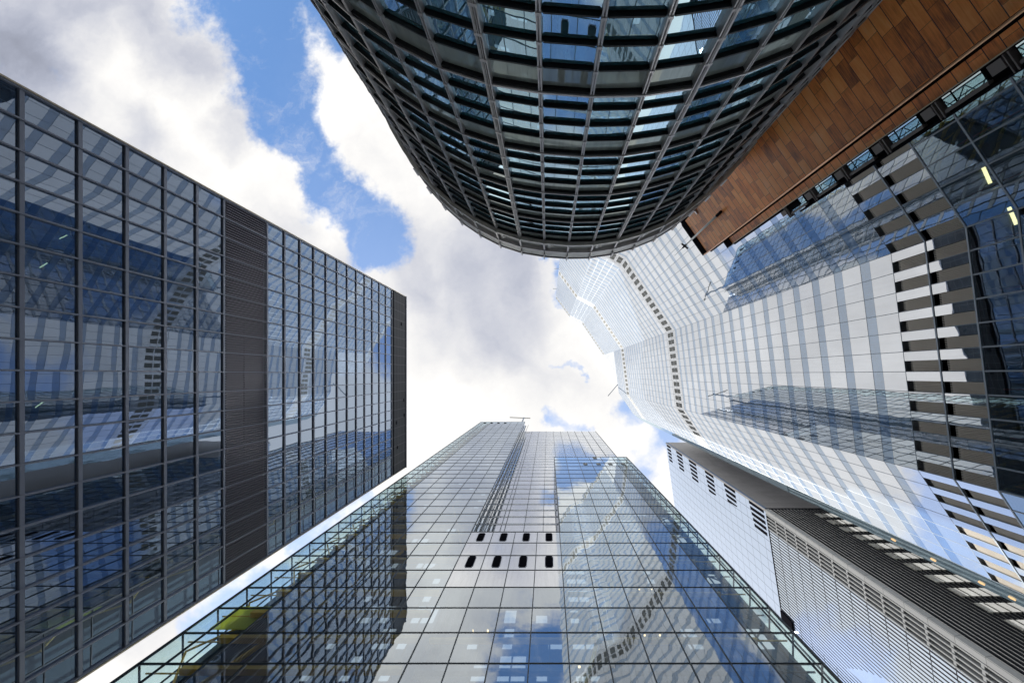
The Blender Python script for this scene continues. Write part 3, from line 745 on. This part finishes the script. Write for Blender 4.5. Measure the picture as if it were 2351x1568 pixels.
# return walls: recess cheek, the two open glazed ends
W5 = Wall((-10.7, YF), (-10.7, YB), (1, 0)); W6 = Wall((XL, YF), (XL, YF + 14), (-1, 0)); W7 = Wall((XR, YF), (XR, YF + 12), (1, 0)); W8 = Wall((1.66, YF), (1.66, YB), (-1, 0))
for w, mat, nb, top, bot in ((W5, 'e_solid', 1, 51, 15), (W6, 'e_clear', 5, 51, 0), (W7, 'e_clear', 4, 29, 0), (W8, 'e_solid', 1, 29, 15)):
    it = []; bw = w.L / nb
    for b in range(nb):
        for k in range(bot, top): it.append(w.pane(b * bw + .03, (b + 1) * bw - .03, zk(k) + .04, zk(k + 1) - .04, 0, .03, .001))
    mb = MB()
    for P, uv, sc in it: mb.hexa(P, uv)
    o = mb.build('return_glazing', mat, E, 'stuff')
    mb = MB()
    hb = .018 if nb == 1 else .04
    for b in range(nb + 1): w.box(mb, b * bw - hb, b * bw + hb, zk(bot), zk(top), -.1, .012 if nb == 1 else .05)
    for k in range(bot, top + 1): w.box(mb, 0, w.L, zk(k) - hb, zk(k) + hb, -.1, .010 if nb == 1 else .045)
    mb.build('glazing_bars', 'e_line', o)
# inner building behind the glass
mb = prism([(-29.9, 24.3), (-10.9, 24.3), (-10.9, 60), (-29.9, 60)], G, HE - .5); mb.build('core_wall', 'e_core', E)
mb = prism([(-10.85, 26.75), (22.1, 26.75), (22.1, 58), (-10.85, 58)], HR - .5, HE - .3); mb.build('core_wall', 'e_core', E)
mb = prism([(1.9, 24.3), (20.55, 24.3), (20.55, 56), (1.9, 56)], G, HR - .6); mb.build('core_wall', 'e_core', E)
mb = prism([(-10.85, 26.75), (1.85, 26.75), (1.85, 56), (-10.85, 56)], G, HR - .6); mb.build('core_wall', 'e_core', E)
mb = prism([(-10.6, YF + .1), (1.6, YF + .1), (1.6, YB + .2), (-10.6, YB + .2)], HC - .35, HC - .05); mb.build('roof_ledge', 'e_solid', E)
mb = prism([(-10.5, YF + .15), (1.5, YF + .15), (1.5, YB + .2), (-10.5, YB + .2)], zk(11), HC - .4); mb.build('vent_plenum', 'e_core', E)
mb = prism([(XL + .1, YF + .1), (-10.8, YF + .1), (-10.8, 30), (XL + .1, 30)], HE - .3, HE - .05); mb.build('roof', 'e_clear', E)
mb = prism([(1.8, YF + .1), (XR - .1, YF + .1), (XR - .1, YB), (1.8, YB)], HR - .3, HR - .05); mb.build('roof', 'e_clear', E)
for k in range(1, 51):                             # amber floor beams and dark walkway beams behind the skin
    z = zk(k) + .35; x1 = -11.2 if z > HC - 12 else -11.2
    mb = MB(); mb.bar((-28.2, 22.75, z), (-11.2, 22.75, z), .5, .5); mb.bar((-31.0, 23.0, z), (-28.2, 23.0, z), .10, .08)
    mb.build('floor_beam', 'amber', E)
    if k < 29:
        mb = MB(); mb.bar((-10.2 if z < zk(10) else 2.0, 22.9, z), (18.0, 22.9, z), .42, .34); mb.bar((18.0, 22.9, z), (20.6, 22.9, z), .12, .1)
        mb.build('floor_beam', 'amber' if k % 2 else 'tealsteel', E)
for x in XS + [-26.8]:
    if -10.6 < x < 1.6: top = zk(10)
    else: top = HE - .6 if x < -10 else HR - .7
    mb = MB(); mb.bar((x + .4, 23.9, G), (x + .4, 23.9, top), .34, .34); mb.build('column', 'tealsteel', E)
    mb = MB(); mb.bar((x + 1.6, 23.4, G), (x + 1.6, 23.4, top), .10, .14); mb.build('hanger', 'tealsteel', E)
bl = []
for i in range(2, 17):                             # pale blinds and partitions inside, given a glow to brighten the interior
    for k in range(4, 30):
        x0 = -29.18 + 3.08 * i; zc = zk(k)
        if (x0 > 1 and k > 27) or (-11 < x0 < 1 and k > 10) or random.random() > (.75 if k < 14 and -22 < x0 < 2 else .16): continue
        a = random.choice((.3, .3, 1.5)); b_ = random.choice((1.4, 2.7)) if a < 1 else 2.7
        m_ = MB(); y_ = 23.75
        h = random.choice((1.2, 2.2, 3.0)); P = [(x, y, z) for z in (zc + .7, zc + .7 + h) for x, y in ((x0 + a, y_), (x0 + b_, y_), (x0 + b_, y_ + .08), (x0 + a, y_ + .08))]
        bl.append((P, [(0, 0)] * 8, 1.0 / zc))
emit('glowing_blind', bl, 'e_glow', E)
for (xa, xb, top) in ((-26.8, -11.2, 50), (2.0, 16.8, 28)):
    k = 0; s = 0
    while k + 7 <= top:
        z0, z1 = zk(k), zk(k + 7)
        mb = MB(); a, b = (xa, xb) if s % 2 else (xb, xa); mb.bar((a, 23.4, z0), (b, 23.4, z1), .4, .4); mb.build('mega_brace', 'tealsteel', E)
        mb = MB(); m_ = (xa + xb) / 2; a, b = (xa, m_) if s % 2 else (xb, m_); mb.bar((a, 23.1, z0), (b, 23.1, z1), .28, .28); mb.build('brace', 'amber', E)
        k += 7; s += 1
for k in range(0, 50):                             # stair flights in the open glazed ends
    mb = MB(); a, b = (-30.9, -28.6) if k % 2 else (-28.6, -30.9)
    mb.bar((a, 23.6, zk(k)), (b, 23.6, zk(k + 1)), .12, .16); mb.build('stair_brace', 'amber', E)
    if k < 28:
        mb = MB(); a, b = (17.2, 20.4) if k % 2 else (20.4, 17.2); mb.bar((a, 23.6, zk(k)), (b, 23.6, zk(k + 1)), .12, .16); mb.build('stair_brace', 'tealsteel', E)
for y in (24.6, 27.5):
    mb = MB(); mb.bar((-29.0, y, G), (-29.0, y, HE - 1), .26, .26); mb.build('end_column', 'amber' if y < 25 else 'tealsteel', E)
    mb = MB(); mb.bar((18.8, y, G), (18.8, y, HR - 1), .22, .22); mb.build('end_column', 'tealsteel', E)
mb = MB(); mb.hexa([(x, y, z) for z in (41.3, 45.2) for x, y in ((-30.7, 23.0), (-27.2, 23.0), (-27.2, 23.12), (-30.7, 23.12))]); mb.build('stair_panel', 'lime', E)
def rrect(w, uc, zc, hu, hz, o0, o1):
    mb = MB(); w.box(mb, uc - hu, uc + hu, zc - hz * .8, zc + hz * .8, o0, o1); w.box(mb, uc - hu * .8, uc + hu * .8, zc - hz, zc + hz, o0, o1 - .003); return mb
for uc in (-9.1, -6.02, -2.94, .14):
    for zc, hz in ((53.6, 1.55), (61.7, 1.45)):
        rrect(WF, U(uc), zc, .50, hz + .07, -.03, .035).build('vent_frame', 'a_frame', E)
        rrect(WF, U(uc), zc, .44, hz, -.03, .06).build('vent', 'black', E)
for uc in (-28.6, -25.5, -22.4, -19.3): rrect(WF, U(uc), 206, .5, 1.6, -.03, .06).build('vent', 'black', E)
for x, y in ((1429, 630), (1456, 630), (1510, 634), (1455, 705), (1600, 705), (1730, 705), (1870, 705), (1560, 640)):
    X = 1040.8 + x * .2083 - CX; Y = 918.4 + y * .2083 - CY; z = YF * F / Y
    if z < HR - 1.5: rrect(WF, U(X / F * z), z, .5, 1.3, -.03, .06).build('vent', 'd_vent', E)
for x, y, w in ((919, 1546, .1), (1105, 1531, .12), (1186, 1529, .12), (1085, 1447, .12), (1120, 1447, .12), (1468, 1352, .12), (1496, 1352, .12), (1480, 1457, .12), (1515, 1457, .12), (1536, 1540, .13), (1502, 1540, .13), (1408, 1530, .16), (1330, 1530, .16)):
    z = 24.0 * F / (y - CY); p = px(x, y, z); mb = MB(); mb.bar((p.x - w * .6, 24.0, z), (p.x + w * .6, 24.0, z), .14, .14); mb.build('ceiling_lamp', 'lamp', E)
ECr = thing('roof_crane', 'T-shaped maintenance crane standing on the roof corner of the stepped glass tower', 'crane', (-12.2, 22.6, HE))
mb = MB(); mb.bar((-12.2, 22.6, HE), (-12.6, 22.6, HE + 26), .55, .55); mb.build('mast', 'd_line', ECr)
mb = MB(); mb.bar((-20, 22.4, HE + 26), (-9.2, 22.8, HE + 25.2), .35, .5); mb.build('boom', 'gold', ECr)

# ================================================================== F: white and louvred tower, right of E
Fb = thing('louvred_tower', 'white-clad tower over fine vertical louvres with a shaded grey flank', 'building', (75, 48, G))
HF, HB = 209.0, 113.0
def R_(z): return Vector((54.0, 36.07 - .024 * z))
Lf = Vector((58.25, 61.0)); XE = 98.0
def fp_(s, z, o=0):
    r = R_(z); d = (Lf - r); n = Vector((-d.y, d.x)).normalized(); p = r + d * s + n * o; return Vector((p.x, p.y, z))
def gp_(x, z, o=0): return Vector((x, R_(z).y - o, z))
def slabW(mb, s0, s1, z0, z1, o0, o1):
    P = []; uv = []
    for z in (z0, z1):
        for s, o in ((s0, o0), (s0, o1), (s1, o1), (s1, o0)): P.append(fp_(s, z, o)); uv.append((s * 26.5, z))
    mb.hexa(P, uv)
def slabN(mb, x0, x1, z0, z1, o0, o1):
    P = []; uv = []
    for z in (z0, z1):
        for x, o in ((x0, o0), (x0, o1), (x1, o1), (x1, o0)): P.append(gp_(x, z, o)); uv.append((x, z))
    mb.hexa([P[0], P[3], P[2], P[1], P[4], P[7], P[6], P[5]][::1] if False else [P[1], P[2], P[3], P[0], P[5], P[6], P[7], P[4]], [uv[i] for i in (1, 2, 3, 0, 5, 6, 7, 4)])
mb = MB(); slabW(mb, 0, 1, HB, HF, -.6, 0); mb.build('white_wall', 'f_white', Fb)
mb = MB(); slabN(mb, 54.02, XE, HB, HF, -.6, -.02); mb.build('grey_wall', 'f_grey', Fb)
slots = []
for zb, zt in ((113.9, 122.6), (131.4, 140), (148.6, 157), (166, 175), (183.4, 192), (200.6, 207.5)):
    for j in range(5):
        s0 = .022 + j * .052; h = (zt - zb); m_ = MB(); slabW(m_, s0, s0 + .030, zb + .3, zt - j * .35, -.02, .05); m_.build('slot_window', 'black', Fb)
mb = MB(); slabW(mb, -.0, 1.0, HB - .25, HB, -.6, .1); slabN(mb, 53.9, XE, HB - .3, HB - .02, -.6, .25); mb.build('joint_band', 'black', Fb)
# lower part
mb = MB(); slabW(mb, .175, .999, G, HB - .3, -.6, 0); mb.build('glass_wall', 'f_glass', Fb)
mb = MB(); slabW(mb, -.004, .034, G, HB - .3, -.6, .22); mb.build('corner_strip', 'f_pale', Fb)
mb = MB(); slabW(mb, .034, .175, G, HB - .3, -.6, -.35); mb.build('slot_backing', 'black', Fb)
k = 0; z = HB - 4.6
while z > 2:
    mb = MB()
    slabW(mb, .034, .175, z - .35, z + .1, -.35, .12); mb.build('slot_crossbar', 'f_pale', Fb); z -= 4.3
for j in range(5):
    mb = MB(); s = .045 + j * .031; slabW(mb, s - .0045, s + .0045, G, HB - .4, -.3, .18); mb.build('slot_blade', 'f_pale', Fb)
nfin = 31
for j in range(nfin):
    s = .19 + j * (.80 / (nfin - 1)); mb = MB(); slabW(mb, s - .0040, s + .0040, G, HB - .4, 0.02, .06); mb.build('fin', 'f_fin', Fb)
mb = MB()
z = HB - 4.6
while z > 0: slabW(mb, .178, .998, z - .05, z + .05, .0, .035); z -= 4.3
mb.build('transom', 'f_fin', Fb)
mb = MB(); slabW(mb, .90, .985, HB - 5.5, HB - .3, .01, .36); mb.build('access_hatch', 'black', Fb)
mb = MB(); slabN(mb, 54.9, XE, G, HB - .3, -.6, .05); mb.build('flank_wall', 'f_fin_grey', Fb)
for j in range(40):
    x = 55.2 + j * .82; mb = MB(); slabN(mb, x - .13, x + .13, G, HB - .4, .06, .30); mb.build('fin', 'f_fin', Fb)
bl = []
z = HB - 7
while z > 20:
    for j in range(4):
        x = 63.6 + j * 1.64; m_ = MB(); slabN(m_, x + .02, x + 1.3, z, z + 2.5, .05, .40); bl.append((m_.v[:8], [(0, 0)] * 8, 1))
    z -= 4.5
emit('window', bl, 'f_sunpatch', Fb)  # not real windows: pale panels painting sunlight patches on the dark flank
P = []
for z in (G, HF - .4):
    r = R_(z); P += [(r.x + .4, r.y + .7, z), (XE, r.y + .7, z), (XE, 60.8, z), (58.8, 60.8, z)]
mb = MB(); mb.hexa(P); mb.build('core_wall', 'f_fin', Fb)
mb = MB(); mb.bar((57, 33, HF), (57, 33, HF + 5), .5); mb.bar((57, 33, HF + 5), (63, 34, HF + 7), .4); mb.build('roof_davit', 'd_line', Fb)
